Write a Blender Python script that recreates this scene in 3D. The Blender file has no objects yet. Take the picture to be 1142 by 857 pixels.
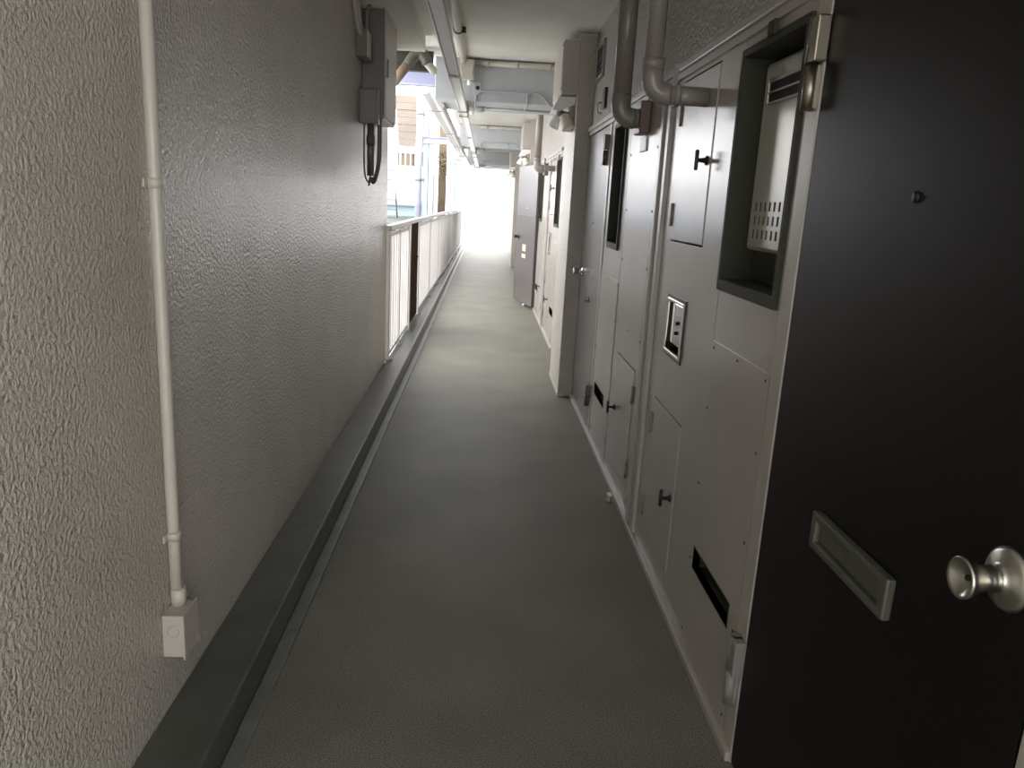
import bpy, bmesh, math, random
from mathutils import Vector, Matrix

random.seed(7)
PI = math.pi
C = bpy.context.scene.collection

# ------------------------------------------------------------------ materials
def new_mat(name):
    m = bpy.data.materials.new(name); m.use_nodes = True
    nt = m.node_tree
    return m, nt, nt.nodes['Principled BSDF']

def paint(name, col, rough=0.5, metal=0.0, bump=None, var=0.0, var_scale=6.0, speck=None, spec=0.5, stains=None):
    """procedural paint: bump = list of (scale, strength, distance)"""
    m, nt, b = new_mat(name)
    b.inputs['Base Color'].default_value = (*col, 1)
    b.inputs['Roughness'].default_value = rough
    b.inputs['Metallic'].default_value = metal
    b.inputs['Specular IOR Level'].default_value = spec
    tc = nt.nodes.new('ShaderNodeTexCoord')
    geo = nt.nodes.new('ShaderNodeNewGeometry')
    src = geo.outputs['Position']
    colour = None
    if var > 0:
        n = nt.nodes.new('ShaderNodeTexNoise'); n.inputs['Scale'].default_value = var_scale; n.inputs['Detail'].default_value = 4
        nt.links.new(src, n.inputs['Vector'])
        r = nt.nodes.new('ShaderNodeMapRange')
        r.inputs['From Min'].default_value = 0.3; r.inputs['From Max'].default_value = 0.7
        r.inputs['To Min'].default_value = 1 - var; r.inputs['To Max'].default_value = 1 + var
        nt.links.new(n.outputs['Fac'], r.inputs['Value'])
        mx = nt.nodes.new('ShaderNodeVectorMath'); mx.operation = 'SCALE'
        mx.inputs[0].default_value = col
        nt.links.new(r.outputs['Result'], mx.inputs['Scale'])
        colour = mx.outputs[0]
    if speck:
        sc, amt = speck
        n = nt.nodes.new('ShaderNodeTexNoise'); n.inputs['Scale'].default_value = sc; n.inputs['Detail'].default_value = 2
        nt.links.new(src, n.inputs['Vector'])
        r = nt.nodes.new('ShaderNodeMapRange')
        r.inputs['From Min'].default_value = 0.35; r.inputs['From Max'].default_value = 0.65
        r.inputs['To Min'].default_value = 1 - amt; r.inputs['To Max'].default_value = 1 + amt
        nt.links.new(n.outputs['Fac'], r.inputs['Value'])
        mx = nt.nodes.new('ShaderNodeVectorMath'); mx.operation = 'SCALE'
        if colour is not None: nt.links.new(colour, mx.inputs[0])
        else: mx.inputs[0].default_value = col
        nt.links.new(r.outputs['Result'], mx.inputs['Scale'])
        colour = mx.outputs[0]
    if colour is not None:
        nt.links.new(colour, b.inputs['Base Color'])
    last = None
    for sc, st, di in (bump or []):
        n = nt.nodes.new('ShaderNodeTexNoise'); n.inputs['Scale'].default_value = sc; n.inputs['Detail'].default_value = 3
        nt.links.new(src, n.inputs['Vector'])
        bp = nt.nodes.new('ShaderNodeBump'); bp.inputs['Strength'].default_value = st; bp.inputs['Distance'].default_value = di
        nt.links.new(n.outputs['Fac'], bp.inputs['Height'])
        if last: nt.links.new(last, bp.inputs['Normal'])
        last = bp.outputs['Normal']
    if last: nt.links.new(last, b.inputs['Normal'])
    return m

M = dict(
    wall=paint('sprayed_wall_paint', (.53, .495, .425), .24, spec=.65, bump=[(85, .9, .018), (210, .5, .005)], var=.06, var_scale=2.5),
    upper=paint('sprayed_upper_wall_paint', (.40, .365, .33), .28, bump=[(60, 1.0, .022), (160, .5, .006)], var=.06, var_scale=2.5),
    pillar=paint('sprayed_pillar_paint', (.46, .425, .38), .42, bump=[(75, .8, .012)], var=.04),
    ceiling=paint('ceiling_texture', (.80, .79, .74), .8, bump=[(110, .9, .012)], var=.06, var_scale=3),
    beam=paint('beam_paint', (.42, .44, .45), .6, bump=[(60, .12, .003)], var=.05),
    floor=paint('vinyl_floor', (.168, .163, .130), .52, bump=[(260, .5, .003), (3.0, .25, .01)], var=.14, var_scale=2.2, speck=(240, .5), spec=.28),
    kerb=paint('kerb_coating', (.072, .076, .066), .34, bump=[(9, .15, .004)], var=.25, var_scale=5),
    gutter=paint('kerb_upturn', (.15, .16, .15), .35, var=.15, var_scale=9),
    panel=paint('steel_panel_paint', (.40, .365, .33), .22, bump=[(3.2, .16, .012), (220, .10, .001)], var=.04, var_scale=3, spec=.6),
    seam=paint('panel_edge_paint', (.40, .37, .335), .3, bump=[(200, .1, .001)], spec=.6),
    doorgrey=paint('grey_brown_door_paint', (.13, .118, .112), .26, bump=[(2.5, .12, .010)], spec=.5),
    doorblack=paint('black_door_film', (.0075, .0063, .0065), .42, bump=[(150, .12, .001)], spec=.24),
    olive=paint('olive_frame_paint', (.045, .046, .036), .6, spec=.15, bump=[(60, .1, .002)]),
    heater=paint('heater_casing', (.62, .61, .55), .25, metal=.35, bump=[(3, .06, .005)]),
    dark=paint('dark_void', (.012, .012, .012), .7),
    blackmetal=paint('black_handle_metal', (.03, .028, .026), .35, metal=.6),
    steel=paint('brushed_steel', (.55, .54, .48), .28, metal=1.0, bump=[(90, .05, .001)]),
    brass=paint('worn_hinge_metal', (.34, .31, .25), .38, metal=1.0, bump=[(60, .1, .001)]),
    greyhinge=paint('painted_hinge', (.22, .22, .20), .4, bump=[(80, .1, .001)]),
    browniron=paint('brown_hinge', (.14, .10, .08), .4, metal=.4),
    slot=paint('mail_slot_metal', (.10, .103, .080), .5, metal=.3, var=.12, var_scale=40),
    pipe=paint('taupe_pipe_paint', (.24, .21, .19), .32, bump=[(70, .08, .001)]),
    conduit=paint('beige_conduit', (.50, .465, .395), .35, bump=[(90, .08, .001)]),
    boxpaint=paint('beige_box_paint', (.45, .41, .36), .4, bump=[(120, .1, .001)]),
    greypipe=paint('grey_pipe_paint', (.42, .42, .44), .35),
    cabinet=paint('taupe_cabinet_paint', (.13, .12, .10), .3, bump=[(8, .05, .003)], var=.05),
    rail=paint('white_rail_paint', (.46, .44, .425), .4),
    white=paint('white_plastic', (.90, .90, .88), .35),
    cream=paint('cream_plastic', (.75, .73, .62), .4),
    cable=paint('grey_cable', (.16, .15, .13), .5),
    brownpanel=paint('dark_brown_panel', (.030, .018, .012), .9, spec=.05),
    lavender=paint('lavender_grey_paint', (.42, .43, .56), .4),
    cyan=paint('pale_blue_paint', (.52, .66, .70), .45),
    brownpost=paint('brown_post', (.22, .16, .11), .7, var=.2, var_scale=4),
    siding=paint('beige_siding', (.22, .185, .15), .6, var=.08, var_scale=3),
    whitewall=paint('white_house_wall', (.85, .85, .84), .7),
    ground=paint('pale_concrete', (.5, .5, .48), .8, var=.1, var_scale=2),
    green=paint('dark_green_roof', (.05, .065, .05), .6, var=.2, var_scale=4),
    leaf=paint('leaf_green', (.20, .17, .10), .6, var=.3, var_scale=12),
    screw=paint('dark_screw', (.06, .055, .05), .4, metal=.5),
    sticker=paint('white_sticker', (.50, .48, .38), .6),
    chrome=paint('chrome', (.75, .75, .75), .12, metal=1.0),
)

# ------------------------------------------------------------------ mesh helpers
def BM(): return bmesh.new()

def box(bm, x0, x1, y0, y1, z0, z1, bev=0.0, rot=None, piv=None, seg=2):
    r = bmesh.ops.create_cube(bm, size=1.0)
    vs = r['verts']
    for v in vs:
        v.co = Vector(((x0 + x1) / 2 + v.co.x * (x1 - x0), (y0 + y1) / 2 + v.co.y * (y1 - y0), (z0 + z1) / 2 + v.co.z * (z1 - z0)))
    if bev > 0:
        es = list({e for v in vs for e in v.link_edges})
        o = bmesh.ops.bevel(bm, geom=es, offset=bev, segments=seg, affect='EDGES', profile=.5)
        vs = list({v for f in o['faces'] for v in f.verts} | {v for v in vs if v.is_valid})
    if rot:
        p = Vector(piv) if piv else Vector(((x0 + x1) / 2, (y0 + y1) / 2, (z0 + z1) / 2))
        bmesh.ops.rotate(bm, cent=p, matrix=rot, verts=vs)
    return vs

def tube(bm, pts, r, n=14, caps=True):
    pts = [Vector(p) for p in pts]
    rs = r if isinstance(r, (list, tuple)) else [r] * len(pts)
    rings = []; up = None
    for i, p in enumerate(pts):
        if i == 0: d = pts[1] - pts[0]
        elif i == len(pts) - 1: d = pts[-1] - pts[-2]
        else: d = (pts[i + 1] - p).normalized() + (p - pts[i - 1]).normalized()
        d.normalize()
        if up is None:
            a = Vector((0, 0, 1)) if abs(d.z) < .9 else Vector((1, 0, 0))
            up = (a - d * a.dot(d)).normalized()
        else:
            up = (up - d * up.dot(d)).normalized()
        s = d.cross(up)
        rings.append([bm.verts.new(p + (up * math.cos(2 * PI * k / n) + s * math.sin(2 * PI * k / n)) * rs[i]) for k in range(n)])
    for a, b in zip(rings, rings[1:]):
        for k in range(n):
            f = bm.faces.new((a[k], a[(k + 1) % n], b[(k + 1) % n], b[k])); f.smooth = True
    if caps:
        bm.faces.new(list(reversed(rings[0]))); bm.faces.new(rings[-1])

def arc(c, a, b, r, n=7):
    """quarter bend: leaves direction a (unit, from corner towards start) to b (from corner towards end) around corner c"""
    c, a, b = Vector(c), Vector(a).normalized(), Vector(b).normalized()
    ctr = c + a * r + b * r
    return [ctr - b * r * math.cos(t) - a * r * math.sin(t) for t in [PI / 2 * i / n for i in range(n + 1)]]

def lathe(bm, o, d, prof, n=24):
    """prof = [(distance along d, radius)]"""
    o, d = Vector(o), Vector(d).normalized()
    a = Vector((0, 0, 1)) if abs(d.z) < .9 else Vector((1, 0, 0))
    u = (a - d * a.dot(d)).normalized(); s = d.cross(u)
    rings = []
    for t, r in prof:
        rings.append([bm.verts.new(o + d * t + (u * math.cos(2 * PI * k / n) + s * math.sin(2 * PI * k / n)) * max(r, 1e-4)) for k in range(n)])
    for a_, b_ in zip(rings, rings[1:]):
        for k in range(n):
            f = bm.faces.new((a_[k], a_[(k + 1) % n], b_[(k + 1) % n], b_[k])); f.smooth = True
    bm.faces.new(list(reversed(rings[0]))); bm.faces.new(rings[-1])

def plate(bm, x0, x1, y0, y1, z0, z1, holes=()):
    """upright plate in the YZ plane from x0 (front) to x1 with rectangular holes (ya, yb, za, zb)"""
    ys = sorted({y0, y1, *[h[0] for h in holes], *[h[1] for h in holes]})
    zs = sorted({z0, z1, *[h[2] for h in holes], *[h[3] for h in holes]})
    def solid(i, j):
        if i < 0 or j < 0 or i >= len(ys) - 1 or j >= len(zs) - 1: return False
        cy, cz = (ys[i] + ys[i + 1]) / 2, (zs[j] + zs[j + 1]) / 2
        return not any(a < cy < b and c < cz < d for a, b, c, d in holes)
    cache = {}
    def V(x, y, z):
        k = (round(x, 5), round(y, 5), round(z, 5))
        if k not in cache: cache[k] = bm.verts.new((x, y, z))
        return cache[k]
    for i in range(len(ys) - 1):
        for j in range(len(zs) - 1):
            if not solid(i, j): continue
            a, b, c, d = ys[i], ys[i + 1], zs[j], zs[j + 1]
            bm.faces.new((V(x0, a, c), V(x0, a, d), V(x0, b, d), V(x0, b, c)))
            bm.faces.new((V(x1, a, c), V(x1, b, c), V(x1, b, d), V(x1, a, d)))
            if not solid(i - 1, j): bm.faces.new((V(x0, a, c), V(x1, a, c), V(x1, a, d), V(x0, a, d)))
            if not solid(i + 1, j): bm.faces.new((V(x0, b, c), V(x0, b, d), V(x1, b, d), V(x1, b, c)))
            if not solid(i, j - 1): bm.faces.new((V(x0, a, c), V(x0, b, c), V(x1, b, c), V(x1, a, c)))
            if not solid(i, j + 1): bm.faces.new((V(x0, a, d), V(x1, a, d), V(x1, b, d), V(x0, b, d)))

def root_of(o):
    while o.parent: o = o.parent
    return o

def obj(name, bm, mat, parent=None, smooth=False):
    me = bpy.data.meshes.new(name)
    bmesh.ops.recalc_face_normals(bm, faces=bm.faces)
    if parent is not None:
        L = root_of(parent).location
        bmesh.ops.translate(bm, verts=bm.verts, vec=-L)
    bm.to_mesh(me); bm.free()
    me.materials.append(M[mat])
    o = bpy.data.objects.new(name, me); C.objects.link(o)
    if parent is not None: o.parent = parent
    return o

def tag(o, label=None, cat=None, group=None, kind=None):
    if label: o['label'] = label
    if cat: o['category'] = cat
    if group: o['group'] = group
    if kind: o['kind'] = kind
    return o

def thing(name, loc, label, cat, group=None, kind=None):
    o = bpy.data.objects.new(name, None); C.objects.link(o)
    o.location = loc; o.empty_display_size = .05
    return tag(o, label, cat, group, kind)

def dup(o, off, label=None, group=None):
    """copy of a thing with copies of its parts and sub-parts"""
    r = o.copy(); C.objects.link(r); r.location = o.location + Vector(off)
    if label: r['label'] = label
    if group: r['group'] = group
    for ch in [c for c in bpy.data.objects if c.parent == o]:
        c = ch.copy(); C.objects.link(c); c.parent = r
        for g in [x for x in bpy.data.objects if x.parent == ch]:
            d = g.copy(); C.objects.link(d); d.parent = c
    return r

def bxo(name, mat, parent, *a, bev=0.0):
    bm = BM(); box(bm, *a, bev=bev); return obj(name, bm, mat, parent)

# ------------------------------------------------------------------ dimensions
XR = .755            # face of the steel panels and doors on the right
XL = -.80            # left wall face
CEIL = 2.72
PERIOD = 6.1         # the flats repeat along the corridor
END = 24.3
WALL_END = 6.45
REAR = -3.6
NEAR_WALL = -3.6
RIGHT_END = -.45

# ------------------------------------------------------------------ setting
def struct(name, bm, mat, label, cat):
    return tag(obj(name, bm, mat), label, cat, kind='structure')

bm = BM(); box(bm, -.59, 1.15, REAR, END, -.2, 0)
struct('floor', bm, 'floor', 'dark grey-green speckled vinyl floor running down the corridor', 'floor')

bm = BM()
box(bm, -1.0, 1.15, REAR, 7.2, CEIL, CEIL + .25)
box(bm, -.52, 1.15, 7.2, END, CEIL, CEIL + .25)
struct('ceiling', bm, 'ceiling', 'pale rough textured concrete ceiling above the corridor', 'ceiling')

bm = BM(); box(bm, XL - .18, XL, NEAR_WALL, WALL_END, -.2, CEIL, bev=.006)
struct('wall_left', bm, 'wall', 'long greige sprayed-texture wall with a glossy finish beside the kerb', 'wall')

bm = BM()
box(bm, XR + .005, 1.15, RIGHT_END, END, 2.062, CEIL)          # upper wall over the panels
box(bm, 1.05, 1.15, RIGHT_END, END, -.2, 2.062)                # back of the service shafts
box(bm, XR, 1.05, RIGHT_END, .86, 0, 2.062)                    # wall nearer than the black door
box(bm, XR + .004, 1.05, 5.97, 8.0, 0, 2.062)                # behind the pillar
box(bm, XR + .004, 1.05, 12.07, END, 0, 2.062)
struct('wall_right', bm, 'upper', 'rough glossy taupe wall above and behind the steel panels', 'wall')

bm = BM(); box(bm, XL, -.635, REAR, END, -.2, .12, bev=.008)
struct('trim_1', bm, 'kerb', 'dark grey-green coated kerb along the foot of the left wall', 'kerb')
bm = BM(); box(bm, -.635, -.588, REAR, END, -.2, .014, bev=.004)
struct('trim_2', bm, 'gutter', 'narrow grey upturned strip between the kerb and the vinyl floor', 'trim')
bm = BM()
for a, b in ((.30, .875), (1.835, 5.97), (7.95, 11.07)):
    box(bm, XR - .020, XR + .02, a, b, 0, .030, bev=.004)
struct('baseboard_right', bm, 'seam', 'thin pale steel base strip under the service bays', 'baseboard')

# lip rail over the panels
bm = BM()
for a, b in ((1.84, 5.95), (8.0, 12.05)):
    box(bm, XR - .022, XR + .02, a, b, 2.030, 2.062, bev=.005)
    box(bm, XR - .010, XR + .02, a, b, 2.005, 2.030)
struct('trim_3', bm, 'seam', 'pale steel lip rail along the top of the panels and doors', 'trim')

# pillars and beams
for k in range(3):
    y = 5.97 + k * PERIOD
    bm = BM(); box(bm, .639, XR + .05, y, y + .78, 0, CEIL, bev=.006)
    box(bm, .634, XR + .05, y - .004, y + .784, 0, .035, bev=.004)
    struct('pillar', bm, 'pillar',
           ['pale sprayed pillar jutting from the right wall just past the closed grey door',
            'far narrow pillar behind the open door on the right wall',
            'most distant pillar near the bright end of the corridor'][k], 'pillar')
    yb = 7.30 + k * PERIOD
    bm = BM(); box(bm, -.50, XR + .01, yb, yb + .75, 2.36, CEIL, bev=.01)
    struct('ceiling_beam', bm, 'beam',
           ['blue-grey concrete beam crossing the ceiling nearest the camera',
            'second concrete beam crossing the ceiling further down the corridor',
            'third concrete beam crossing the ceiling close to the far opening'][k], 'beam')
bm = BM(); box(bm, -.50, XR + .01, END - .1, END + .25, 2.45, CEIL + .25, bev=.01)
struct('ceiling_beam', bm, 'beam', 'end beam over the white opening of the corridor', 'beam')
bm = BM(); box(bm, XL, -.52, 2.5, 6.44, 2.60, CEIL, bev=.006)
struct('ceiling_beam', bm, 'ceiling', 'pale downstand slab edge above the left wall beside the meter cabinet', 'beam')

# ------------------------------------------------------------------ doors
def hinge(parent, y, z0, z1, side, mat):
    """two-knuckle lift-off hinge on the panel face; side = +1 leaf towards +y"""
    zm = (z0 + z1) / 2
    bm = BM()
    tube(bm, [(XR - .020, y, z0), (XR - .020, y, zm - .002)], .016, 16)
    tube(bm, [(XR - .020, y, zm + .002), (XR - .020, y, z1)], .018, 16)
    box(bm, XR - .036, XR - .004, min(y, y - side * .042), max(y, y - side * .042), zm + .002, z1, bev=.004)
    box(bm, XR - .014, XR + .002, y - .014, y + .014, z0 + .004, zm, bev=.002)
    return obj('hinge', bm, mat, parent)

# door 1, black, nearest
D1 = thing('door_1', (XR, 1.83, 0), 'near-black steel flat door with mail slot and round steel knob', 'door', kind='structure')
bm = BM(); box(bm, XR - .004, XR + .04, .878, 1.828, .008, 2.04, bev=.003)
obj('door_leaf', bm, 'doorblack', D1)
bm = BM()
plate(bm, XR - .022, XR - .003, 1.212, 1.53, .806, .888, [(1.236, 1.506, .824, .870)])
o = obj('mail_slot', bm, 'slot', D1)
md = o.modifiers.new('bevel', 'BEVEL'); md.width = .005; md.segments = 2
bm = BM(); box(bm, XR - .012, XR - .003, 1.236, 1.506, .826, .868, bev=.002)
box(bm, XR - .015, XR - .010, 1.236, 1.506, .862, .868)
obj('flap', bm, 'slot', o)
ky, kz = .955, 1.025
bm = BM(); lathe(bm, (XR - .003, ky, kz), (-1, 0, 0), [(0, .046), (.006, .046), (.012, .040), (.015, .024), (.019, .018), (.026, .0175), (.029, .020), (.034, .0175), (.046, .020), (.058, .025), (.068, .0295), (.072, .0300), (.074, .028), (.071, .024), (.060, .010), (.060, .002)], 32)
o = obj('knob', bm, 'steel', D1)
bm = BM(); lathe(bm, (XR - .062, ky, kz), (-1, 0, 0), [(0, .0045), (.004, .0045), (.005, .003)], 12)
obj('keyhole', bm, 'blackmetal', o)
pe = (XR - .003, 1.358, 1.545)
bm = BM(); lathe(bm, pe, (-1, 0, 0), [(0, .010), (.004, .010), (.006, .006), (.006, .001)], 16)
obj('peephole', bm, 'blackmetal', D1)
hinge(D1, 1.862, 1.742, 1.942, 1, 'brass')
hinge(D1, 1.862, .17, .38, 1, 'greyhinge')

D2 = thing('door_2', (XR, 4.97, 0), 'shiny grey-brown steel door closed beside the pale pillar', 'door', kind='structure')
def fill_grey_door(d, sgn_label=None):
    bm = BM(); box(bm, XR - .004, XR + .036, 4.972, 5.93, .035, 2.0, bev=.003)
    obj('door_leaf', bm, 'doorgrey', d)
    y, z = 5.80, 1.02
    bm = BM(); lathe(bm, (XR - .003, y, z), (-1, 0, 0), [(0, .036), (.006, .036), (.012, .028), (.016, .016), (.034, .015), (.045, .020), (.066, .027), (.074, .027), (.076, .022), (.072, .003)], 24)
    obj('knob', bm, 'chrome', d)
    bm = BM(); lathe(bm, (XR - .003, 5.39, .86), (-1, 0, 0), [(0, .022), (.010, .022), (.016, .014), (.024, .012), (.025, .002)], 18)
    obj('deadbolt', bm, 'chrome', d)
    bm = BM(); box(bm, XR - .032, XR - .024, 5.383, 5.397, .84, .88, bev=.003)
    bm2 = bm; obj('thumb_turn', bm2, 'blackmetal', d)
    bm = BM(); lathe(bm, (XR - .003, 5.45, 1.39), (-1, 0, 0), [(0, .010), (.005, .010), (.006, .002)], 12)
    obj('peephole', bm, 'blackmetal', d)
    hinge(d, 5.0, 1.755, 1.94, 1, 'browniron')
    hinge(d, 5.0, .19, .34, 1, 'browniron')
fill_grey_door(D2)

# door 4 stands open: same flat door one period on, turned about its hinge
D4 = thing('door_3', (XR - .006, 11.07, 0), 'grey-brown steel door standing ajar with two small stickers', 'door', kind='structure')
bm = BM(); box(bm, XR - .044, XR - .004, 11.075, 12.07, .035, 2.03, bev=.003); obj('door_leaf', bm, 'doorgrey', D4)
bm = BM(); box(bm, XR - .048, XR - .04, 11.075, 12.07, 1.305, 1.325, bev=.002); obj('seam_rail', bm, 'doorgrey', D4)
bm = BM(); lathe(bm, (XR - .043, 11.90, 1.0), (-1, 0, 0), [(0, .036), (.008, .034), (.014, .016), (.034, .015), (.045, .020), (.066, .027), (.074, .027), (.076, .022), (.072, .003)], 20); obj('knob', bm, 'blackmetal', D4)
bm = BM(); box(bm, XR - .047, XR - .043, 11.50, 11.68, .80, .90); o = obj('sticker', bm, 'sticker', D4)
bm = BM(); box(bm, XR - .047, XR - .043, 11.50, 11.70, .70, .76); o = obj('sticker', bm, 'sticker', D4)
bm = BM(); lathe(bm, (XR - .043, 11.55, 1.42), (-1, 0, 0), [(0, .012), (.006, .010), (.007, .002)], 12); obj('peephole', bm, 'chrome', D4)
bm = BM(); tube(bm, [(XR - .03, 11.45, .03), (XR - .06, 11.45, .012)], .018); obj('floor_stop', bm, 'white', D4)
D4.rotation_euler = (0, 0, math.radians(13.0))

# steel frame strips beside the doors
bm = BM()
box(bm, XR - .006, XR + .05, 1.832, 1.905, 0, 2.03, bev=.003)
box(bm, XR - .006, XR + .05, .80, .872, 0, 2.03, bev=.003)
struct('trim_4', bm, 'seam', 'narrow pale steel frame on both sides of the black door', 'door frame')
bm = BM()
box(bm, XR - .006, XR + .05, 4.905, 4.968, 0, 2.03, bev=.003)
box(bm, XR - .008, XR + .05, 5.932, 5.968, 0, 2.03, bev=.003)
struct('trim_5', bm, 'seam', 'narrow pale steel frame around the closed grey door', 'door frame')

# ------------------------------------------------------------------ service bays
def rivets(parent, pts, r=.005):
    for y, z in pts:
        bm = BM()
        lathe(bm, (XR - .005, y, z), (-1, 0, 0), [(0, r), (.002, r * .8), (.003, r * .2)], 8)
        obj('rivet', bm, 'screw', parent)

def t_handle(parent, y, z):
    bm = BM()
    lathe(bm, (XR - .004, y, z), (-1, 0, 0), [(0, .016), (.004, .016), (.008, .009), (.036, .006), (.037, .002)], 14)
    tube(bm, [(XR - .040, y, z - .034), (XR - .040, y, z - .028), (XR - .040, y, z + .028), (XR - .040, y, z + .034)], [.005, .007, .007, .005], 12)
    return obj('handle', bm, 'blackmetal', parent)

def butt_hinge(parent, y, z):
    bm = BM(); tube(bm, [(XR - .006, y, z - .045), (XR - .006, y, z + .045)], .006, 10)
    for k in (-.015, .015): tube(bm, [(XR - .006, y, z + k - .001), (XR - .006, y, z + k + .001)], .0075, 10)
    return obj('hinge', bm, 'greyhinge', parent)

def heater_panel(y0, y1, wy0, wy1, sy0, sy1, label, group, seam_rivet_side):
    p = thing('utility_cabinet', (XR, y0, 0), label, 'cabinet', group)
    bm = BM()
    plate(bm, XR, XR + .02, y0, y1, .03, 2.005, [(wy0 + .002, wy1 - .002, 1.267, 1.971), (sy0, sy1, .330, .402)])
    obj('face', bm, 'panel', p)
    bm = BM(); box(bm, XR - .0035, XR, y0 + .004, y1 - .03, .034, 1.100, bev=.0015)
    # the cover plate below the seam is cut round the slot
    bm.free(); bm = BM()
    plate(bm, XR - .004, XR + .001, y0 + .006, y1 - .006, .034, 1.100, [(sy0, sy1, .330, .402)])
    o = obj('cover_plate', bm, 'panel', p)
    rivets(o, [(y, z) for y in (y0 + .03, y1 - .03) for z in (.08, .35, .62, .88, 1.08)] + [((y0 + y1) / 2, 1.085)])
    bm = BM(); plate(bm, XR - .005, XR + .10, sy0 - .004, sy1 + .004, .326, .406, [(sy0, sy1, .330, .402)])
    box(bm, XR + .10, XR + .105, sy0, sy1, .33, .402)
    obj('vent_slot', bm, 'olive', p)
    # window lining
    bm = BM()
    plate(bm, XR - .012, XR + .235, wy0, wy1, 1.265, 1.973, [(wy0 + .022, wy1 - .022, 1.300, 1.950)])
    f = obj('window_frame', bm, 'olive', p)
    md = f.modifiers.new('bevel', 'BEVEL'); md.width = .002; md.segments = 1
    bm = BM(); box(bm, XR + .235, XR + .245, wy0, wy1, 1.265, 1.973); obj('recess_back', bm, 'dark', f)
    bm = BM(); box(bm, XR - .022, XR - .010, (wy0 + wy1) / 2 - .03, (wy0 + wy1) / 2 + .02, 1.965, 2.004, bev=.003); obj('catch', bm, 'olive', f)
    return p

def heater(wy0, wy1, label, group):
    y0, y1 = wy0 + .030, wy1 - .026
    xf = XR + .048
    h = thing('water_heater', (xf + .08, (y0 + y1) / 2, 1.303), label, 'water heater', group)
    bm = BM(); box(bm, xf + .01, xf + .15, y0, y1, 1.395, 1.935, bev=.012)
    obj('casing', bm, 'heater', h)
    holes = []
    for r in range(3):
        for k in range(9):
            yy = y0 + .07 + k * (y1 - y0 - .14) / 8; zz = 1.445 + r * .040
            holes.append((yy - .008, yy + .008, zz - .013, zz + .013))
    bm = BM(); plate(bm, xf + .0035, xf + .0055, y0 + .012, y1 - .030, 1.41, 1.92, holes)
    c = obj('front_cover', bm, 'heater', h)
    bm = BM(); box(bm, xf + .006, xf + .010, y0 + .014, y1 - .032, 1.415, 1.56); obj('filter', bm, 'dark', c)  # near-black sheet behind the cover; its colour stands in for shade inside the holes
    bm = BM(); box(bm, xf - .003, xf + .002, y0 + .10, y1 - .09, 1.812, 1.872, bev=.002)
    g = obj('exhaust_grille', bm, 'dark', h)
    bm = BM()
    for zz in (1.812, 1.842, 1.872): box(bm, xf - .009, xf - .003, y0 + .095, y1 - .085, zz - .003, zz + .003, bev=.0015)
    for yy in (y0 + .098, y1 - .088): box(bm, xf - .009, xf - .003, yy - .003, yy + .003, 1.812, 1.872, bev=.0015)
    obj('louvre_bar', bm, 'steel', g)
    bm = BM(); box(bm, xf + .03, xf + .13, y0 + .03, y1 - .03, 1.303, 1.40); obj('pipe_cover', bm, 'olive', h)
    return h

def meter_panel(y0, y1, ud, ld, label, group, flip, inset=None, sheet=None):
    """flip = +1: handles on the near side, hinges on the far side"""
    p = thing('utility_cabinet', (XR, y0, 0), label, 'cabinet', group)
    holes = [ld] + ([ud] if ud else []) + ([inset] if inset else [])
    bm = BM(); plate(bm, XR, XR + .02, y0, y1, .03, 2.005, holes); obj('face', bm, 'panel', p)
    bm = BM(); box(bm, XR + .10, XR + .11, y0, y1, .04, 2.0); obj('inner_back', bm, 'dark', p)
    for d in ([ud] if ud else []) + [ld]:
        bm = BM(); box(bm, XR - .003, XR + .02, d[0] + .006, d[1] - .006, d[2] + .006, d[3] - .006, bev=.0025)
        o = obj('meter_door', bm, 'panel', p)
        yh = d[0] + .045 if flip > 0 else d[1] - .045
        yg = d[1] - .002 if flip > 0 else d[0] + .002
        t_handle(o, yh, d[2] + (d[3] - d[2]) * (.48 if d[2] > 1 else .50))
        for f in (.17, .80): butt_hinge(o, yg, d[2] + (d[3] - d[2]) * f)
    if inset:
        a, b, c, d = inset
        bm = BM()
        plate(bm, XR - .006, XR + .003, a, b, c, d, [(a + .012, b - .012, c + .012, d - .012)])
        o = obj('inset_frame', bm, 'blackmetal', p)
        bm = BM(); plate(bm, XR - .009, XR + .002, a + .012, b - .012, c + .012, d - .012, [(a + .026, b - .026, c + .026, d - .026)])
        q = obj('bezel_ring', bm, 'steel', o)
        md = q.modifiers.new('bevel', 'BEVEL'); md.width = .004; md.segments = 2
        bm = BM(); plate(bm, XR + .003, XR + .06, a + .004, b - .004, c + .004, d - .004, [(a + .026, b - .026, c + .026, d - .026)])
        obj('recess_lining', bm, 'blackmetal', o)
        bm = BM(); box(bm, XR + .007, XR + .05, a + .040, b - .032, c + .050, d - .030, bev=.004); q = obj('switch_plate', bm, 'chrome', o)
        for yy, zz in (((a + b) / 2, c + .10), ((a + b) / 2 - .01, c + .14)):
            bm = BM(); lathe(bm, (XR + .007, yy, zz), (-1, 0, 0), [(0, .008), (.008, .007), (.009, .001)], 10)
            obj('switch', bm, 'blackmetal', o)
    if sheet:
        a, b, c, d = sheet
        bm = BM(); box(bm, XR - .0035, XR + .001, a, b, c, d, bev=.0015); o = obj('cover_sheet', bm, 'panel', p)
        rivets(o, [(y, z) for y in (a + .02, b - .02) for z in (c + .02, c + .36, c + .62, c + .9)] + [((a + b) / 2, c + .02)], .007)
        bm = BM(); box(bm, XR - .012, XR - .003, 3.78, 3.92, 1.77, 1.838, bev=.003)
        obj('name_plate', bm, 'white', p)
    return p

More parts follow.
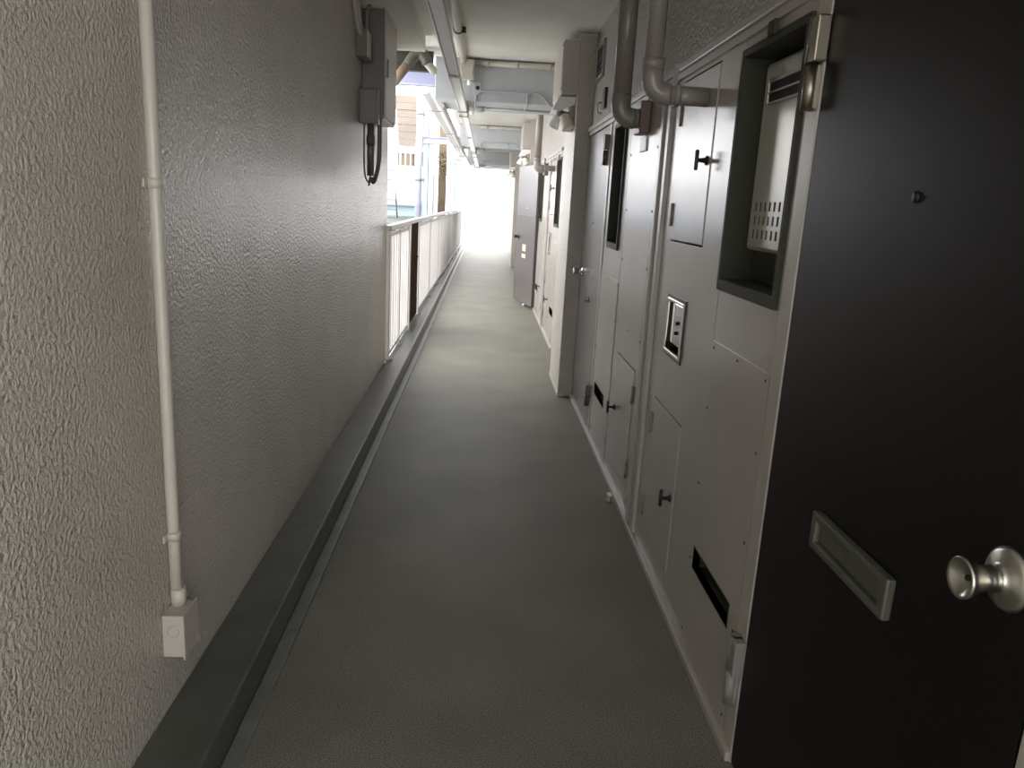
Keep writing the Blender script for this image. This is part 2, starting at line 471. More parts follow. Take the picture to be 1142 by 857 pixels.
G1 = 'service bays beside the doors'
PA = heater_panel(1.905, 2.431, 1.93, 2.429, 1.99, 2.37, 'pale steel cabinet with heater window beside the black door', G1, 1)
PB = meter_panel(2.437, 3.289, (2.675, 3.15, 1.381, 1.990), (2.692, 3.16, .130, .730), 'pale steel cabinet with two meter doors and a small inset box', G1, 1, inset=(2.797, 3.075, .936, 1.177))
PC = meter_panel(3.473, 4.243, None, (3.60, 4.10, .132, .738), 'pale steel cabinet with a riveted cover sheet above one low door', G1, -1, sheet=(3.515, 4.20, .872, 1.985))
PD = heater_panel(4.250, 4.905, 4.36, 4.745, 4.425, 4.80, 'pale steel cabinet with narrow heater window beside the closed grey door', G1, -1)
HA = heater(1.93, 2.429, 'silver water heater in the window beside the black door', 'water heaters in panel windows')
HD = heater(4.36, 4.745, 'silver water heater in the narrow window near the closed grey door', 'water heaters in panel windows')

# raised channel between the two meter panels
def channel(y0, label):
    ch = thing('cover_channel', (XR, y0, 0), label, 'channel', 'steel cover channels')
    bm = BM()
    box(bm, XR - .016, XR + .02, y0, y0 + .050, .03, 2.005, bev=.004)
    box(bm, XR - .004, XR + .02, y0 + .050, y0 + .125, .03, 2.005)
    box(bm, XR - .016, XR + .02, y0 + .125, y0 + .174, .03, 2.005, bev=.004)
    obj('strip', bm, 'seam', ch)
    rivets(ch, [(y0 + .087, z) for z in (.2, .8, 1.4, 1.9)], .006)
    return ch
CH = channel(3.294, 'raised pale steel channel between the inset-box panel and the riveted panel')
F = (0, PERIOD, 0)
for src, lab in ((PA, 'far service cabinet with dark heater window just past the pale pillar'),
                 (PB, 'far service cabinet with two meter doors past the pale pillar'),
                 (PC, 'far riveted service cabinet between the pillar and the open door'),
                 (PD, 'far service cabinet next to the hinge of the open door')):
    dup(src, F, lab, 'far service bays past the pillar')
dup(HA, F, 'water heater in the far dark window just past the pale pillar')
dup(HD, F, 'water heater in the far window next to the open door')
dup(CH, F, 'far raised steel channel between panels past the pale pillar')
# hinges of the hidden door behind the pillar are part of its frame
bm = BM()
box(bm, XR - .004, XR + .05, 7.94, 8.0, 0, 2.03, bev=.003)
struct('trim_6', bm, 'seam', 'pale steel door frame strip just past the pale pillar', 'door frame')

# small items on the floor and upper wall, right side
t = thing('door_stop', (XR - .035, 3.76, 0), 'small pale door stop on the base strip below the riveted panel', 'door stop')
bm = BM(); lathe(bm, (XR - .045, 3.76, 0), (0, 0, 1), [(0, .016), (.008, .016), (.012, .009), (.03, .009)], 14); obj('post', bm, 'steel', t)
bm = BM(); lathe(bm, (XR - .045, 3.76, .03), (0, 0, 1), [(0, .012), (.004, .015), (.014, .015), (.018, .01)], 14); obj('rubber_cap', bm, 'cream', t)

t = thing('wall_vent', (XR, 5.62, 2.38), 'dark louvred vent high on the right wall above the closed grey door', 'vent')
bm = BM(); plate(bm, XR - .012, XR + .006, 5.50, 5.84, 2.36, 2.60, [(5.53, 5.81, 2.385, 2.575)]); obj('frame', bm, 'greyhinge', t)
bm = BM(); box(bm, XR - .002, XR + .004, 5.53, 5.81, 2.385, 2.575)
for k in range(6): box(bm, XR - .009, XR + .001, 5.53, 5.81, 2.40 + k * .03, 2.41 + k * .03)
obj('louvre', bm, 'blackmetal', t)
t = thing('sign_holder', (XR, 5.3, 2.14), 'small dark sign holder over the lip rail above the grey door', 'sign holder')
bm = BM(); box(bm, XR - .014, XR + .006, 5.28, 5.38, 2.13, 2.26, bev=.003); obj('plate', bm, 'blackmetal', t)
bm = BM(); tube(bm, [(XR + .004, 5.52, 2.19), (XR - .02, 5.52, 2.19), (XR - .025, 5.52, 2.15), (XR - .02, 5.50, 2.12), (XR + .004, 5.48, 2.12)], .006, 8)
obj('hook', bm, 'steel', t)

# ------------------------------------------------------------------ drain pipes on the right wall
def drain(x, y, z, r, label, group, hood=False, clamp=False):
    d = thing('drain_pipe', (x, y, z), label, 'pipe', group)
    R = r * (1.25 if hood else 1.7)
    path = [(x, y, CEIL + .03), (x, y, z + R + .04)]
    bm = BM(); tube(bm, path, r, 22); obj('riser', bm, 'pipe', d)
    bm = BM()
    el = arc((x, y, z), (0, 0, 1), (1, 0, 0), R, 9)
    tube(bm, [(x, y, z + R + .05)] + el + [(x + R + .012, y, z)], r * (1.05 if hood else 1.12), 22)
    if not hood: tube(bm, [(x, y, z + R + .025), (x, y, z + R + .06)], r * 1.18, 22)
    obj('elbow', bm, 'pipe', d)
    bm = BM(); tube(bm, [(x + R, y, z), (XR - .0045, y, z)], r, 22); obj('outlet', bm, 'pipe', d)
    if clamp:
        xc = x + R + .035
        bm = BM(); tube(bm, [(xc - .009, y, z), (xc + .009, y, z)], r * 1.16, 22)
        box(bm, xc - .008, xc + .008, y + r * .9, y + r + .012, z - .07, z + .11, bev=.002)
        tube(bm, [(xc, y + r + .012, z - .055), (xc, y + r - .012, z - .055)], .008, 8)
        obj('clamp', bm, 'greyhinge', d)
    if hood:
        bm = BM(); box(bm, XR - .055, XR - .0045, y - .075, y + .075, z - .07, z + .075, bev=.006); obj('wall_hood', bm, 'browniron', d)
    return d
GP = 'drain pipes on the right wall'
P1 = drain(.618, 3.82, 1.915, .044, 'thick taupe drain pipe bending into the riveted panel', GP, hood=True)
P2 = drain(.553, 2.80, 1.888, .032, 'taupe drain pipe with a clamp bending into the upper meter door', GP, clamp=True)
dup(P1, F, 'far thick drain pipe above the far panels past the pillar')
dup(P2, F, 'thinner far drain pipe past the pillar')

# ------------------------------------------------------------------ pull boxes and twin spotlights on the pillars
def pull_box(y0, label):
    p = thing('pull_box', (.58, y0 + .37, 2.30), label, 'junction box', 'boxes high on the pillars')
    bm = BM(); box(bm, .522, .640, y0, y0 + .75, 2.30, 2.665, bev=.004); obj('body', bm, 'boxpaint', p)
    bm = BM(); box(bm, .514, .524, y0 + .01, y0 + .74, 2.31, 2.655, bev=.003); c = obj('cover', bm, 'boxpaint', p)
    bm = BM()
    for yy in (y0 + .04, y0 + .71):
        for zz in (2.335, 2.63): lathe(bm, (.515, yy, zz), (-1, 0, 0), [(0, .007), (.003, .006), (.004, .001)], 8)
    obj('screw', bm, 'screw', c)
    return p
def twin_spot(y0, label):
    s = thing('twin_spotlight', (.639, y0 + .2, 2.2), label, 'spotlight', 'twin spotlights on the pillars')
    bm = BM()
    y = y0 + .12
    # sloping white hood
    vs = [(.640, 2.295), (.515, 2.290), (.470, 2.195), (.530, 2.190), (.640, 2.24)]
    lo = [bm.verts.new((a, y, z)) for a, z in vs]; hi = [bm.verts.new((a, y + .30, z)) for a, z in vs]
    bm.faces.new(lo); bm.faces.new(list(reversed(hi)))
    for i in range(len(vs)): bm.faces.new((lo[i], lo[(i + 1) % 5], hi[(i + 1) % 5], hi[i]))
    obj('hood', bm, 'white', s)
    bm = BM(); box(bm, .60, .640, y + .03, y + .15, 2.05, 2.25, bev=.006); obj('bracket', bm, 'boxpaint', s)
    bm = BM(); bmesh.ops.create_uvsphere(bm, u_segments=16, v_segments=10, radius=.032, matrix=Matrix.Translation((.535, y + .06, 2.175)))
    for f in bm.faces: f.smooth = True
    tube(bm, [(.535, y + .06, 2.18), (.62, y + .09, 2.18)], .014)
    obj('swivel', bm, 'greyhinge', s)
    bm = BM(); lathe(bm, (.525, y + .07, 2.165), (-.35, .15, -.8), [(0, .020), (.01, .030), (.05, .034), (.085, .043), (.10, .045), (.103, .040), (.095, .002)], 20)
    obj('lamp_head', bm, 'white', s)
    bm = BM(); lathe(bm, (.56, y + .02, 2.165), (.30, -.25, -.8), [(0, .022), (.01, .038), (.055, .042), (.10, .050), (.115, .051), (.118, .046), (.11, .002)], 20)
    obj('lamp_head', bm, 'cream', s)
    return s
for k in range(3):
    y = 5.97 + k * PERIOD
    pull_box(y, ['tall taupe box high on the nearest pillar under the ceiling', 'grey box high on the second pillar above the open door', 'small distant box high on the third pillar'][k])
    twin_spot(y, ['white twin spotlight under the box on the nearest pillar', 'white twin spotlight above the open door on the second pillar', 'distant white twin spotlight on the third pillar'][k])

# ------------------------------------------------------------------ left wall: conduit, outlet, meter cabinet
cy = 1.906
c = thing('conduit_pipe', (XL + .02, cy, .40), 'slim beige conduit running up the left wall from the outlet box', 'conduit')
bm = BM(); tube(bm, [(XL + .016, cy, .41), (XL + .016, cy, .62), (XL + .016, cy, 1.5), (XL + .016, cy, CEIL)], .0155, 16); obj('pipe', bm, 'conduit', c)
for z in (.60, 1.50, 2.35):
    bm = BM(); tube(bm, [(XL + .016, cy, z - .012), (XL + .016, cy, z + .012)], .0185, 16)
    box(bm, XL, XL + .006, cy - .035, cy + .035, z - .010, z + .010, bev=.002); obj('clip', bm, 'conduit', c)
bm = BM(); tube(bm, [(XL + .0205, cy, .402), (XL + .0205, cy, .450)], .020, 16); obj('socket', bm, 'conduit', c)

ob = thing('outlet_box', (XL, cy, .27), 'beige outlet box on the left wall just above the kerb', 'outlet box')
bm = BM(); box(bm, XL, XL + .056, 1.838, 1.928, .282, .402, bev=.004); obj('body', bm, 'boxpaint', ob)
bm = BM(); box(bm, XL + .054, XL + .060, 1.832, 1.934, .277, .407, bev=.002)
o = obj('cover', bm, 'boxpaint', ob)
bm = BM()
for yy in (1.85, 1.918):
    lathe(bm, (XL + .060, yy, .294 if yy < 1.95 else .390), (1, 0, 0), [(0, .005), (.002, .004), (.003, .001)], 8)
obj('screw', bm, 'steel', o)
bm = BM(); lathe(bm, (XL + .030, 1.839, .358), (0, -1, 0), [(0, .016), (.003, .016), (.004, .012), (.004, .001)], 18); obj('knockout', bm, 'boxpaint', ob)

mc = thing('meter_cabinet', (XL, 5.4, 1.97), 'tall taupe steel cabinet at the end of the left wall', 'cabinet')
bm = BM(); box(bm, XL, -.664, 5.10, 5.70, 1.965, 2.64, bev=.004); obj('body', bm, 'cabinet', mc)
bm = BM(); box(bm, -.666, -.655, 5.115, 5.685, 1.98, 2.63, bev=.003); o = obj('cabinet_door', bm, 'boxpaint', mc)
bm = BM(); box(bm, -.656, -.645, 5.17, 5.19, 2.22, 2.33, bev=.003); obj('handle', bm, 'greyhinge', o)

sb = thing('switch_box', (XL, 5.03, 1.93), 'taupe box with a lid fixed low on the meter cabinet', 'junction box')
bm = BM(); box(bm, XL, -.682, 4.985, 5.097, 1.925, 2.13, bev=.004); obj('body', bm, 'cabinet', sb)
bm = BM(); box(bm, XL + .01, -.694, 4.975, 4.986, 1.935, 2.12, bev=.003); obj('lid', bm, 'cabinet', sb)
jb = thing('junction_box', (XL, 5.0, 2.28), 'small junction box on the left wall where the cables meet the cabinet', 'junction box')
bm = BM(); box(bm, XL, -.735, 4.86, 5.02, 2.285, 2.44, bev=.004); obj('body', bm, 'cabinet', jb)
bm = BM(); box(bm, -.736, -.730, 4.865, 5.015, 2.29, 2.435, bev=.002); obj('lid', bm, 'boxpaint', jb)

def cable(name, pts, r, mat, label, group, cat='cable'):
    bm = BM(); tube(bm, pts, r, 12); return tag(obj(name, bm, mat), label, cat, group)
def smooth_path(pts, n=6):
    P = [Vector(p) for p in pts]; P = [P[0]] + P + [P[-1]]; out = []
    for i in range(1, len(P) - 2):
        for k in range(n):
            t = k / n; a, b, c_, d = P[i - 1], P[i], P[i + 1], P[i + 2]
            out.append(.5 * ((2 * b) + (c_ - a) * t + (2 * a - 5 * b + 4 * c_ - d) * t * t + (3 * b - a - 3 * c_ + d) * t ** 3))
    out.append(P[-2]); return out
cable('conduit_bend', smooth_path([(XL + .016, 4.70, CEIL), (XL + .016, 4.71, 2.58), (XL + .02, 4.78, 2.46), (XL + .028, 4.865, 2.41)]), .012, 'boxpaint', 'outer grey conduit curving down the left wall into the small junction box', 'conduits into the junction box', 'conduit')
cable('conduit_bend', smooth_path([(XL + .016, 4.84, CEIL), (XL + .016, 4.845, 2.56), (XL + .02, 4.875, 2.48), (XL + .03, 4.93, 2.44)]), .012, 'boxpaint', 'inner grey conduit curving into the top of the small junction box', 'conduits into the junction box', 'conduit')
cable('cable', smooth_path([(-.755, 4.98, 2.44), (-.755, 4.985, 2.54), (-.735, 5.02, 2.615), (-.69, 5.06, 2.635), (-.665, 5.08, 2.60)]), .010, 'cable', 'dark cable looping over the front of the meter cabinet', 'conduits into the junction box')
cd = thing('conduit_drop', (-.735, 5.05, 1.57), 'taupe conduit hanging below the meter cabinet with looped cables', 'conduit')
bm = BM(); tube(bm, [(-.735, 5.05, 1.925), (-.735, 5.05, 1.615)], .022, 16); obj('sleeve', bm, 'cabinet', cd)
bm = BM(); tube(bm, [(-.735, 5.05, 1.86), (-.735, 5.05, 1.80)], .027, 16); obj('coupling', bm, 'cabinet', cd)
bm = BM(); tube(bm, smooth_path([(-.775, 5.05, 1.925), (-.775, 5.05, 1.70), (-.765, 5.05, 1.605), (-.742, 5.05, 1.575), (-.735, 5.05, 1.62)]), .0055, 10); obj('cable_loop', bm, 'cable', cd)
bm = BM(); tube(bm, smooth_path([(-.690, 5.118, 1.965), (-.690, 5.118, 1.75), (-.700, 5.11, 1.65), (-.718, 5.08, 1.58), (-.732, 5.06, 1.60)]), .014, 12); obj('flexible_hose', bm, 'cabinet', cd)
bm = BM(); tube(bm, [(-.738, 5.05, 1.60), (-.742, 5.05, 1.565), (-.746, 5.052, 1.555)], .006, 8); obj('cable_end', bm, 'screw', cd)

# ------------------------------------------------------------------ ceiling services
t = thing('cable_trunking', (-.25, 3.0, 2.30), 'long pale steel cable trunking hung below the beams', 'trunking')
bm = BM(); box(bm, -.276, -.224, 2.2, 23.8, 2.300, 2.336, bev=.003); obj('channel', bm, 'white', t)
for x in (-.281, -.219):
    bm = BM(); box(bm, x - .004, x + .004, 2.2, 23.8, 2.292, 2.342); obj('edge_flange', bm, 'white', t)
for y in (5.45, 10.6, 15.3, 19.8):
    bm = BM(); box(bm, -.287, -.213, y, y + .05, 2.288, 2.345, bev=.003); obj('joint', bm, 'rail', t)
for y in (7.5, 7.9, 13.6, 14.0, 19.7, 20.1, 23.5):
    bm = BM()
    box(bm, -.295, -.205, y - .012, y + .012, 2.280, 2.290); box(bm, -.295, -.288, y - .012, y + .012, 2.280, 2.36 if y < 23 else CEIL); box(bm, -.212, -.205, y - .012, y + .012, 2.280, 2.36 if y < 23 else CEIL)
    obj('hanger', bm, 'greyhinge', t)

t = thing('ceiling_conduit', (-.24, 5.0, 2.68), 'beige conduit pipe along the ceiling with a dark strap', 'conduit')
bm = BM(); tube(bm, [(-.250, 2.6, 2.685), (-.250, 7.22, 2.685)], .030, 16); obj('pipe', bm, 'conduit', t)
bm = BM(); tube(bm, [(-.250, 5.93, 2.685), (-.250, 5.96, 2.685)], .036, 16); box(bm, -.225, -.195, 5.93, 5.96, 2.66, 2.70); obj('strap', bm, 'blackmetal', t)
for y in (4.4, 6.9):
    bm = BM(); tube(bm, [(-.250, y, 2.685), (-.250, y + .025, 2.685)], .035, 16); obj('clip', bm, 'conduit', t)
t = thing('junction_box', (-.19, 7.25, 2.6), 'beige junction box on the nearest beam where the ceiling conduit ends', 'junction box')
bm = BM(); box(bm, -.275, -.150, 7.20, 7.30, 2.53, 2.70, bev=.006); obj('body', bm, 'conduit', t)
bm = BM(); box(bm, -.262, -.163, 7.192, 7.202, 2.55, 2.69, bev=.003); obj('lid', bm, 'conduit', t)
bm = BM(); tube(bm, [(-.19, 7.25, 2.535), (-.19, 7.25, 2.49)], .022, 12); obj('gland', bm, 'white', t)

for k in range(3):
    yb = 7.30 + k * PERIOD
    w = ['nearest', 'second', 'third'][k]
    t = thing('beam_conduit', (.2, yb - .03, 2.67), f'pale conduit crossing at the top of the {w} beam', 'conduit', 'conduits along the beam tops')
    bm = BM(); tube(bm, [(-.15, yb - .025, 2.682), (.48, yb - .025, 2.682), (.60, yb - .025, 2.675), (.66, yb - .03, 2.67)], .024, 14); obj('pipe', bm, 'conduit', t)
    for x in (-.05, .21, .50):
        bm = BM(); tube(bm, [(x, yb - .025, 2.682), (x + .03, yb - .025, 2.682)], .029, 14); obj('clip', bm, 'conduit', t)
    t = thing('wire_run', (.2, yb - .02, 2.4), f'thin grey conduit run with hangers under the {w} beam', 'conduit', 'thin conduit runs under the beams')
    bm = BM(); tube(bm, smooth_path([(-.13, yb - .012, 2.30), (-.13, yb - .012, 2.40), (-.09, yb - .012, 2.445), (.0, yb - .012, 2.45), (.30, yb - .012, 2.45), (.44, yb - .012, 2.45), (.55, yb - .012, 2.34), (.60, yb - .012, 2.30)], 4), .008, 10); obj('upper_wire', bm, 'greypipe', t)
    bm = BM(); tube(bm, [(-.04, yb + .40, 2.350), (.60, yb + .40, 2.350)], .009, 10); obj('lower_wire', bm, 'greypipe', t)
    bm = BM(); tube(bm, [(.33, yb - .012, 2.45), (.33, yb - .012, 2.36), (.33, yb + .38, 2.352)], .007, 8); obj('link_wire', bm, 'greypipe', t)
    t = thing('round_junction', (-.12, yb + .38, 2.3), f'round grey junction box with a white bulb cap below the {w} beam', 'junction box', 'round junction boxes below the beams')
    bm = BM(); lathe(bm, (-.10, yb + .38, 2.360), (0, 0, -1), [(0, .05), (.035, .05), (.045, .04), (.05, .001)], 20); obj('body', bm, 'greypipe', t)
    bm = BM(); lathe(bm, (-.17, yb + .38, 2.360), (0, 0, -1), [(0, .028), (.05, .026), (.07, .018), (.075, .001)], 16); obj('cap', bm, 'white', t)
    if k == 0:
        t = thing('beam_socket', (-.11, yb, 2.50), 'small square plate with a black hole on the nearest beam', 'socket plate')
        bm = BM(); box(bm, -.155, -.085, yb - .016, yb + .005, 2.42, 2.53, bev=.004); obj('plate', bm, 'greypipe', t)
        bm = BM(); lathe(bm, (-.118, yb - .015, 2.475), (0, -1, 0), [(0, .018), (.006, .018), (.007, .012), (.007, .001)], 14); obj('hole', bm, 'dark', t)

# pipes along the open edge of the ceiling
t = thing('eaves_gutter', (-.62, 8, 2.45), 'long white eaves gutter outside the slab edge', 'gutter')
bm = BM()
n = 10; sec = [(-.62 + .055 * math.cos(PI + PI * k / n), 2.50 + .055 * math.sin(PI + PI * k / n)) for k in range(n + 1)]
sec += [(-.62 + .050 * math.cos(2 * PI - PI * k / n), 2.50 + .050 * math.sin(2 * PI - PI * k / n)) for k in range(n + 1)]
A = [bm.verts.new((x, 7.7, z)) for x, z in sec]; B = [bm.verts.new((x, 23.8, z)) for x, z in sec]
for k in range(len(sec)): bm.faces.new((A[k], A[(k + 1) % len(sec)], B[(k + 1) % len(sec)], B[k]))
bm.faces.new(A); bm.faces.new(list(reversed(B)))
obj('trough', bm, 'rail', t)
for y in (9, 12, 15, 18, 21):
    bm = BM(); box(bm, -.68, -.505, y - .012, y + .012, 2.430, 2.440); box(bm, -.523, -.515, y - .012, y + .012, 2.430, CEIL); obj('bracket', bm, 'greyhinge', t)
for x, r, mat, lab in ((-.545, .020, 'white', 'white pipe running beside the eaves gutter'), (-.488, .014, 'greypipe', 'thin grey pipe between the eaves gutter and the ceiling'), (-.445, .024, 'rail', 'pale pipe under the slab edge beside the beams')):
    bm = BM(); tube(bm, [(x, 7.5, 2.46 if x < -.46 else 2.335), (x, 23.8, 2.46 if x < -.46 else 2.335)], r, 12)
    tag(obj('service_pipe', bm, mat), lab, 'pipe', 'service pipes along the slab edge')
t = thing('slab_bracket', (-.7, 7.1, 2.55), 'dark olive steel bracket beam under the slab edge behind the brown drain pipe', 'bracket')
bm = BM(); box(bm, -1.05, -.502, 7.06, 7.14, 2.555, 2.60, bev=.004); box(bm, -1.05, -.502, 7.09, 7.11, 2.60, 2.72); obj('beam_section', bm, 'olive', t)
bm = BM(); box(bm, -.90, -.56, 7.02, 7.18, 2.70, 2.72); obj('fixing_plate', bm, 'olive', t)
dp = thing('overhead_drain', (-.62, 6.8, 2.45), 'brown drain pipe with an elbow hanging past the left wall', 'pipe')
bm = BM(); tube(bm, [(-.86, 6.9, 2.375), (-.695, 6.9, 2.585)], .040, 16); obj('lower_arm', bm, 'brownpost', dp)
bm = BM(); tube(bm, smooth_path([(-.70, 6.9, 2.575), (-.655, 6.9, 2.64), (-.605, 6.9, 2.67), (-.56, 6.9, 2.635), (-.54, 6.9, 2.59)]), .045, 16); obj('elbow', bm, 'slot', dp)
bm = BM(); tube(bm, [(-.545, 6.9, 2.60), (-.50, 6.98, 2.56), (-.50, 7.05, 2.56)], .034, 16); obj('upper_arm', bm, 'conduit', dp)

# ------------------------------------------------------------------ railings
def rx(y): return -.80 + .07 * (y - 6.4) / 18
ZT = 1.25
def rail_run(y0, y1, step, posts, label, name='guard_railing'):
    r = thing(name, (rx(y0), y0, .12), label, 'railing', 'white railings on the kerb')
    bm = BM()
    a, b = Vector((rx(y0), y0, ZT)), Vector((rx(y1), y1, ZT))
    ang = math.atan2(b.x - a.x, b.y - a.y)
    def bar(bm, hw, z0, z1, ya, yb, bev=.006):
        L = yb - ya; ym = (ya + yb) / 2
        box(bm, rx(ym) - hw, rx(ym) + hw, ya, yb, z0, z1, bev=bev, rot=Matrix.Rotation(-ang, 3, 'Z'))
    bar(bm, .034, ZT - .035, ZT + .012, y0 - .02, y1 + .02, .010); obj('top_rail', bm, 'rail', r)
    bm = BM(); bar(bm, .016, .150, .182, y0, y1, .003); obj('bottom_rail', bm, 'rail', r)
    bm = BM(); bar(bm, .014, ZT - .085, ZT - .055, y0, y1, .003); obj('upper_rail', bm, 'rail', r)
    for y in posts:
        x = rx(y)
        bm = BM(); box(bm, x - .022, x + .022, y - .022, y + .022, .12, ZT - .03, bev=.004); p = obj('post', bm, 'rail', r)
        bm = BM(); box(bm, x - .05, x + .05, y - .05, y + .05, .12, .132, bev=.002)
        for sx in (-.035, .035): lathe(bm, (x + sx, y - .035, .132), (0, 0, 1), [(0, .009), (.012, .009), (.013, .002)], 6)
        obj('base_plate', bm, 'greyhinge', p)
    n = int((y1 - y0) / step)
    for k in range(1, n):
        y = y0 + (y1 - y0) * k / n
        if any(abs(y - p) < .05 for p in posts): continue
        x = rx(y)
        bm = BM(); box(bm, x - .014, x + .014, y - .010, y + .010, .182, ZT - .055, bev=.002); obj('baluster', bm, 'rail', r)
    return r
rail_run(6.50, 8.10, .16, (6.52, 7.3, 8.08), 'short white railing section between the left wall and the dark gate')
rail_run(9.28, 23.9, .158, (9.3, 11.1, 12.9, 14.7, 16.5, 18.3, 20.1, 21.9, 23.88), 'long white railing running from the dark gate to the far end')
g = thing('railing_gate', (rx(8.7), 8.7, .12), 'dark brown solid gate between the two white railings', 'gate')
bm = BM(); box(bm, rx(8.7) - .014, rx(8.7) + .014, 8.24, 9.22, .145, ZT - .03, bev=.003); obj('gate_panel', bm, 'brownpanel', g)
bm = BM(); box(bm, rx(8.2) - .028, rx(8.2) + .028, 8.165, 8.235, .12, ZT + .005, bev=.004); obj('gate_post', bm, 'conduit', g)
bm = BM(); box(bm, rx(8.7) - .034, rx(8.7) + .034, 8.124, 9.256, ZT - .028, ZT + .015, bev=.008); obj('top_rail', bm, 'rail', g)
bm = BM(); tube(bm, [(rx(8.9) + .014, 8.95, .83), (rx(8.9) + .05, 8.95, .83), (rx(8.9) + .05, 8.88, .83)], .010, 10); obj('latch', bm, 'steel', g)

# ------------------------------------------------------------------ outside, left of the railing
bm = BM(); box(bm, -14, -.80, 6.5, 60, -.9, -.6)
struct('ground', bm, 'ground', 'pale concrete yard outside the railing', 'ground')

for k, (y, xa) in enumerate(((7.55, -1.12), (15.3, -1.13), (23.0, -.93))):
    if k:
        c = thing('steel_column', (xa, y, -.6), ['', 'pale blue steel column with a lavender drainpipe outside the long railing', 'distant pale blue steel column near the end of the railing'][k], 'column', 'steel columns outside')
        bm = BM()
        w = .10 if k == 1 else .05
        box(bm, xa - w, xa + w, y, y + .012, -.6, 5.0); box(bm, xa - w, xa + w, y + .188, y + .2, -.6, 5.0); box(bm, xa - .006, xa + .006, y, y + .2, -.6, 5.0)
        obj('section', bm, 'cyan', c)
        bm = BM(); box(bm, xa - .16, xa + .16, y - .08, y + .28, -.6, -.57); obj('base_plate', bm, 'lavender', c)
    a = thing('steel_arm', (xa, y + .1, 2.5), ['lavender steel arm reaching over the open edge past the meter cabinet', 'lavender steel arm from the pale blue column to the slab edge', 'distant steel arm at the far end of the railing'][k], 'beam', 'steel arms under the slab edge')
    bm = BM(); box(bm, xa - (.5 if k == 0 else .1), -.42, y - .06, y + .06, 2.50, 2.512); box(bm, xa - (.5 if k == 0 else .1), -.42, y - .06, y + .06, 2.608, 2.62); box(bm, xa - (.5 if k == 0 else .1), -.42, y - .008, y + .008, 2.50, 2.62)
    obj('section', bm, 'lavender', a)
    bm = BM(); box(bm, -.43, -.415, y - .08, y + .08, 2.46, 2.66); obj('end_plate', bm, 'lavender', a)
dpp = thing('drain_pipe', (-1.31, 15.2, -.6), 'lavender-grey drainpipe standing against the pale blue column', 'pipe')
bm = BM(); tube(bm, [(-1.305, 15.25, -.6), (-1.305, 15.25, 5.0)], .062, 18); obj('pipe', bm, 'lavender', dpp)
for z in (.6, 1.8, 3.0):
    bm = BM(); tube(bm, [(-1.305, 15.25, z), (-1.305, 15.25, z + .05)], .072, 18); box(bm, -1.25, -1.20, 15.24, 15.31, z, z + .05); obj('bracket', bm, 'greyhinge', dpp)

# neighbouring stair building
Y = 17.5
sid = thing('siding_wall', (-1.75, Y, 2.5), 'beige horizontal siding of the neighbouring house above its balcony rail', 'siding')
bm = BM()
for k in range(7):
    z0 = 2.56 + k * .150; xl = -1.95 - k * .014
    box(bm, xl, -1.18, Y - .012 * (k % 2), Y + .05, z0, z0 + .146, bev=.004)
obj('boards', bm, 'siding', sid)
gr = thing('balcony_rail', (-1.75, Y - .1, 2.2), 'white balcony rail below the beige siding outside', 'railing')
bm = BM(); box(bm, -2.25, -1.18, Y - .13, Y - .09, 2.50, 2.545, bev=.004); obj('top_rail', bm, 'white', gr)
bm = BM(); box(bm, -2.25, -1.18, Y - .12, Y - .10, 2.12, 2.15); obj('bottom_rail', bm, 'white', gr)
for k in range(9):
    x = -2.22 + k * .11; bm = BM(); box(bm, x - .012, x + .012, Y - .122, Y - .098, 2.15, 2.50); obj('baluster', bm, 'white', gr)
bk = thing('crate', (-1.8, Y + .25, 2.12), 'brown wooden crate standing behind the white balcony rail', 'crate')
bm = BM(); box(bm, -1.98, -1.62, Y + .1, Y + .4, 2.13, 2.42, bev=.01); obj('crate_body', bm, 'brownpost', bk)
bm = BM(); box(bm, -1.99, -1.61, Y + .09, Y + .41, 2.40, 2.43, bev=.005); obj('lid', bm, 'siding', bk)
bk = thing('storage_board', (-1.45, Y + .25, 2.12), 'beige board leaning upright behind the white balcony rail', 'board')
bm = BM(); box(bm, -1.58, -1.20, Y + .1, Y + .4, 2.13, 2.48, bev=.01); obj('board_body', bm, 'siding', bk)
nb = thing('neighbour_house', (-2.6, Y + .6, -.6), 'plain white wall of the neighbouring house behind the balcony rail', 'house')
bm = BM(); box(bm, -5.2, -1.32, Y - .04, Y + 3, -.6, 2.12, bev=.02); obj('wall', bm, 'whitewall', nb)
bm = BM(); box(bm, -5.2, -1.30, Y - .3, Y - .04, 1.30, 1.44, bev=.01); obj('ledge', bm, 'lavender', nb)
bm = BM(); box(bm, -5.2, -1.30, Y - .16, Y - .04, 1.08, 1.30, bev=.005); obj('fascia', bm, 'cyan', nb)
sh = thing('shed_roof', (-2.3, 13.5, .5), 'dark green low roof seen over the short railing', 'roof')
bm = BM(); box(bm, -3.6, -1.28, 13.0, 16.8, .94, 1.06, bev=.02); obj('roof_sheet', bm, 'green', sh)
bm = BM(); box(bm, -3.5, -1.4, 13.2, 16.6, -.6, .94); obj('wall', bm, 'green', sh)
ld = thing('step_ladder', (-2.1, 16.7, 1.1), 'pale aluminium step ladder standing on the roof outside', 'ladder')
bm = BM()
for x0, x1 in ((-2.03, -2.12), (-1.93, -1.84)): tube(bm, [(x0, 16.5, 2.15), (x1, 16.5, 1.06)], .016, 8)
obj('side_rails', bm, 'steel', ld)
for k in range(5):
    z = 1.22 + k * .2; e = (2.15 - z) * .085
    bm = BM(); box(bm, -2.03 - e, -1.93 + e, 16.47, 16.53, z - .012, z + .012); obj('step', bm, 'greyhinge', ld)
bp = thing('timber_post', (-1.05, 18.6, -.6), 'brown timber post with ivy between the two pale blue columns', 'post')
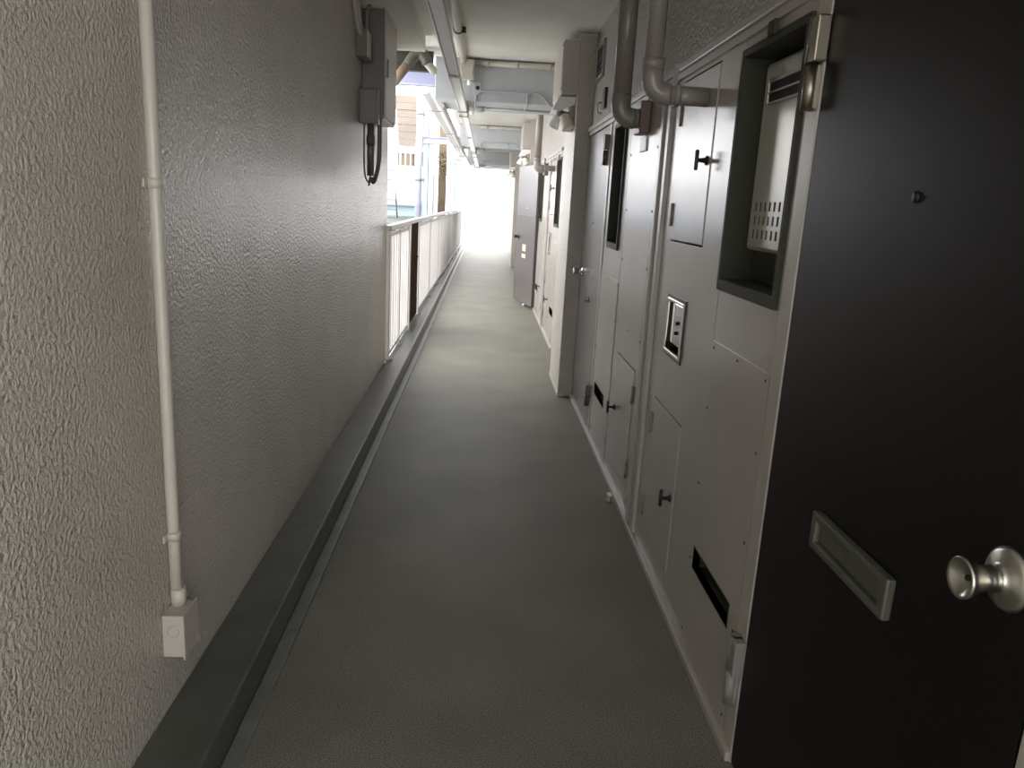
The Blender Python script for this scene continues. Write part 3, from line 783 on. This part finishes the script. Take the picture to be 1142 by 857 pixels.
bm = BM(); box(bm, -1.13, -.95, 18.5, 18.7, -.6, 3.3, bev=.01); obj('post_body', bm, 'brownpost', bp)
bm = BM()
for k in range(140):
    p = Vector((-1.03 + random.gauss(0, .06), 18.46 + random.gauss(0, .04), 2.25 + random.gauss(0, .16)))
    n1 = Vector((random.gauss(0, 1), random.gauss(0, 1), random.gauss(0, 1))).normalized(); n2 = n1.orthogonal().normalized(); s = .03
    vs = [bm.verts.new(p + n1 * s), bm.verts.new(p + n2 * s * .6), bm.verts.new(p - n1 * s), bm.verts.new(p - n2 * s * .6)]
    bm.faces.new(vs)
o = obj('ivy_leaves', bm, 'leaf', bp); o['kind'] = 'stuff'
wb = thing('white_house', (-.8, 30, -.6), 'small white building end seen past the last column', 'house')
bm = BM(); box(bm, -1.9, -.74, 30, 33, -.6, 3.0, bev=.02); obj('wall', bm, 'whitewall', wb)
bm = BM(); box(bm, -2.0, -.68, 29.9, 33.1, 3.0, 3.12, bev=.02); obj('roof', bm, 'lavender', wb)

# ------------------------------------------------------------------ light
w = bpy.data.worlds.new('world'); bpy.context.scene.world = w; w.use_nodes = True
bg = w.node_tree.nodes['Background']
bg.inputs['Color'].default_value = (.985, .98, 1.0, 1)
bg.inputs['Strength'].default_value = 4.4

# ------------------------------------------------------------------ camera (calibrated on the corridor's vanishing points)
f, cx, cyy = 857., 571., 428.5
D = Vector((542 - cx, 224 - cyy, f)).normalized()
N = Vector((378 - cx, 4050 - cyy, f)); N = (N - D * N.dot(D)).normalized()
R = N.cross(D)
# world axes in camera space (x right, y down, z forward): X = R, Y = D, -Z = N
right = Vector((R.x, D.x, -N.x)); down = Vector((R.y, D.y, -N.y)); fwd = Vector((R.z, D.z, -N.z))
cam = bpy.data.cameras.new('camera'); co = bpy.data.objects.new('camera', cam); C.objects.link(co)
co.matrix_world = Matrix(((right.x, -down.x, -fwd.x, 0), (right.y, -down.y, -fwd.y, 0), (right.z, -down.z, -fwd.z, 1.5), (0, 0, 0, 1)))
cam.sensor_fit = 'HORIZONTAL'; cam.sensor_width = 36; cam.lens = f / 1142 * 36
cam.clip_start = .05; cam.clip_end = 300
sc = bpy.context.scene
sc.camera = co
sc.view_settings.view_transform = 'Standard'
sc.view_settings.look = 'None'
sc.view_settings.gamma = 1
sc.view_settings.exposure = 0.32
sc.view_settings.use_curve_mapping = False
sc.cycles.max_bounces = 10
sc.cycles.diffuse_bounces = 6
sc.cycles.use_denoising = True
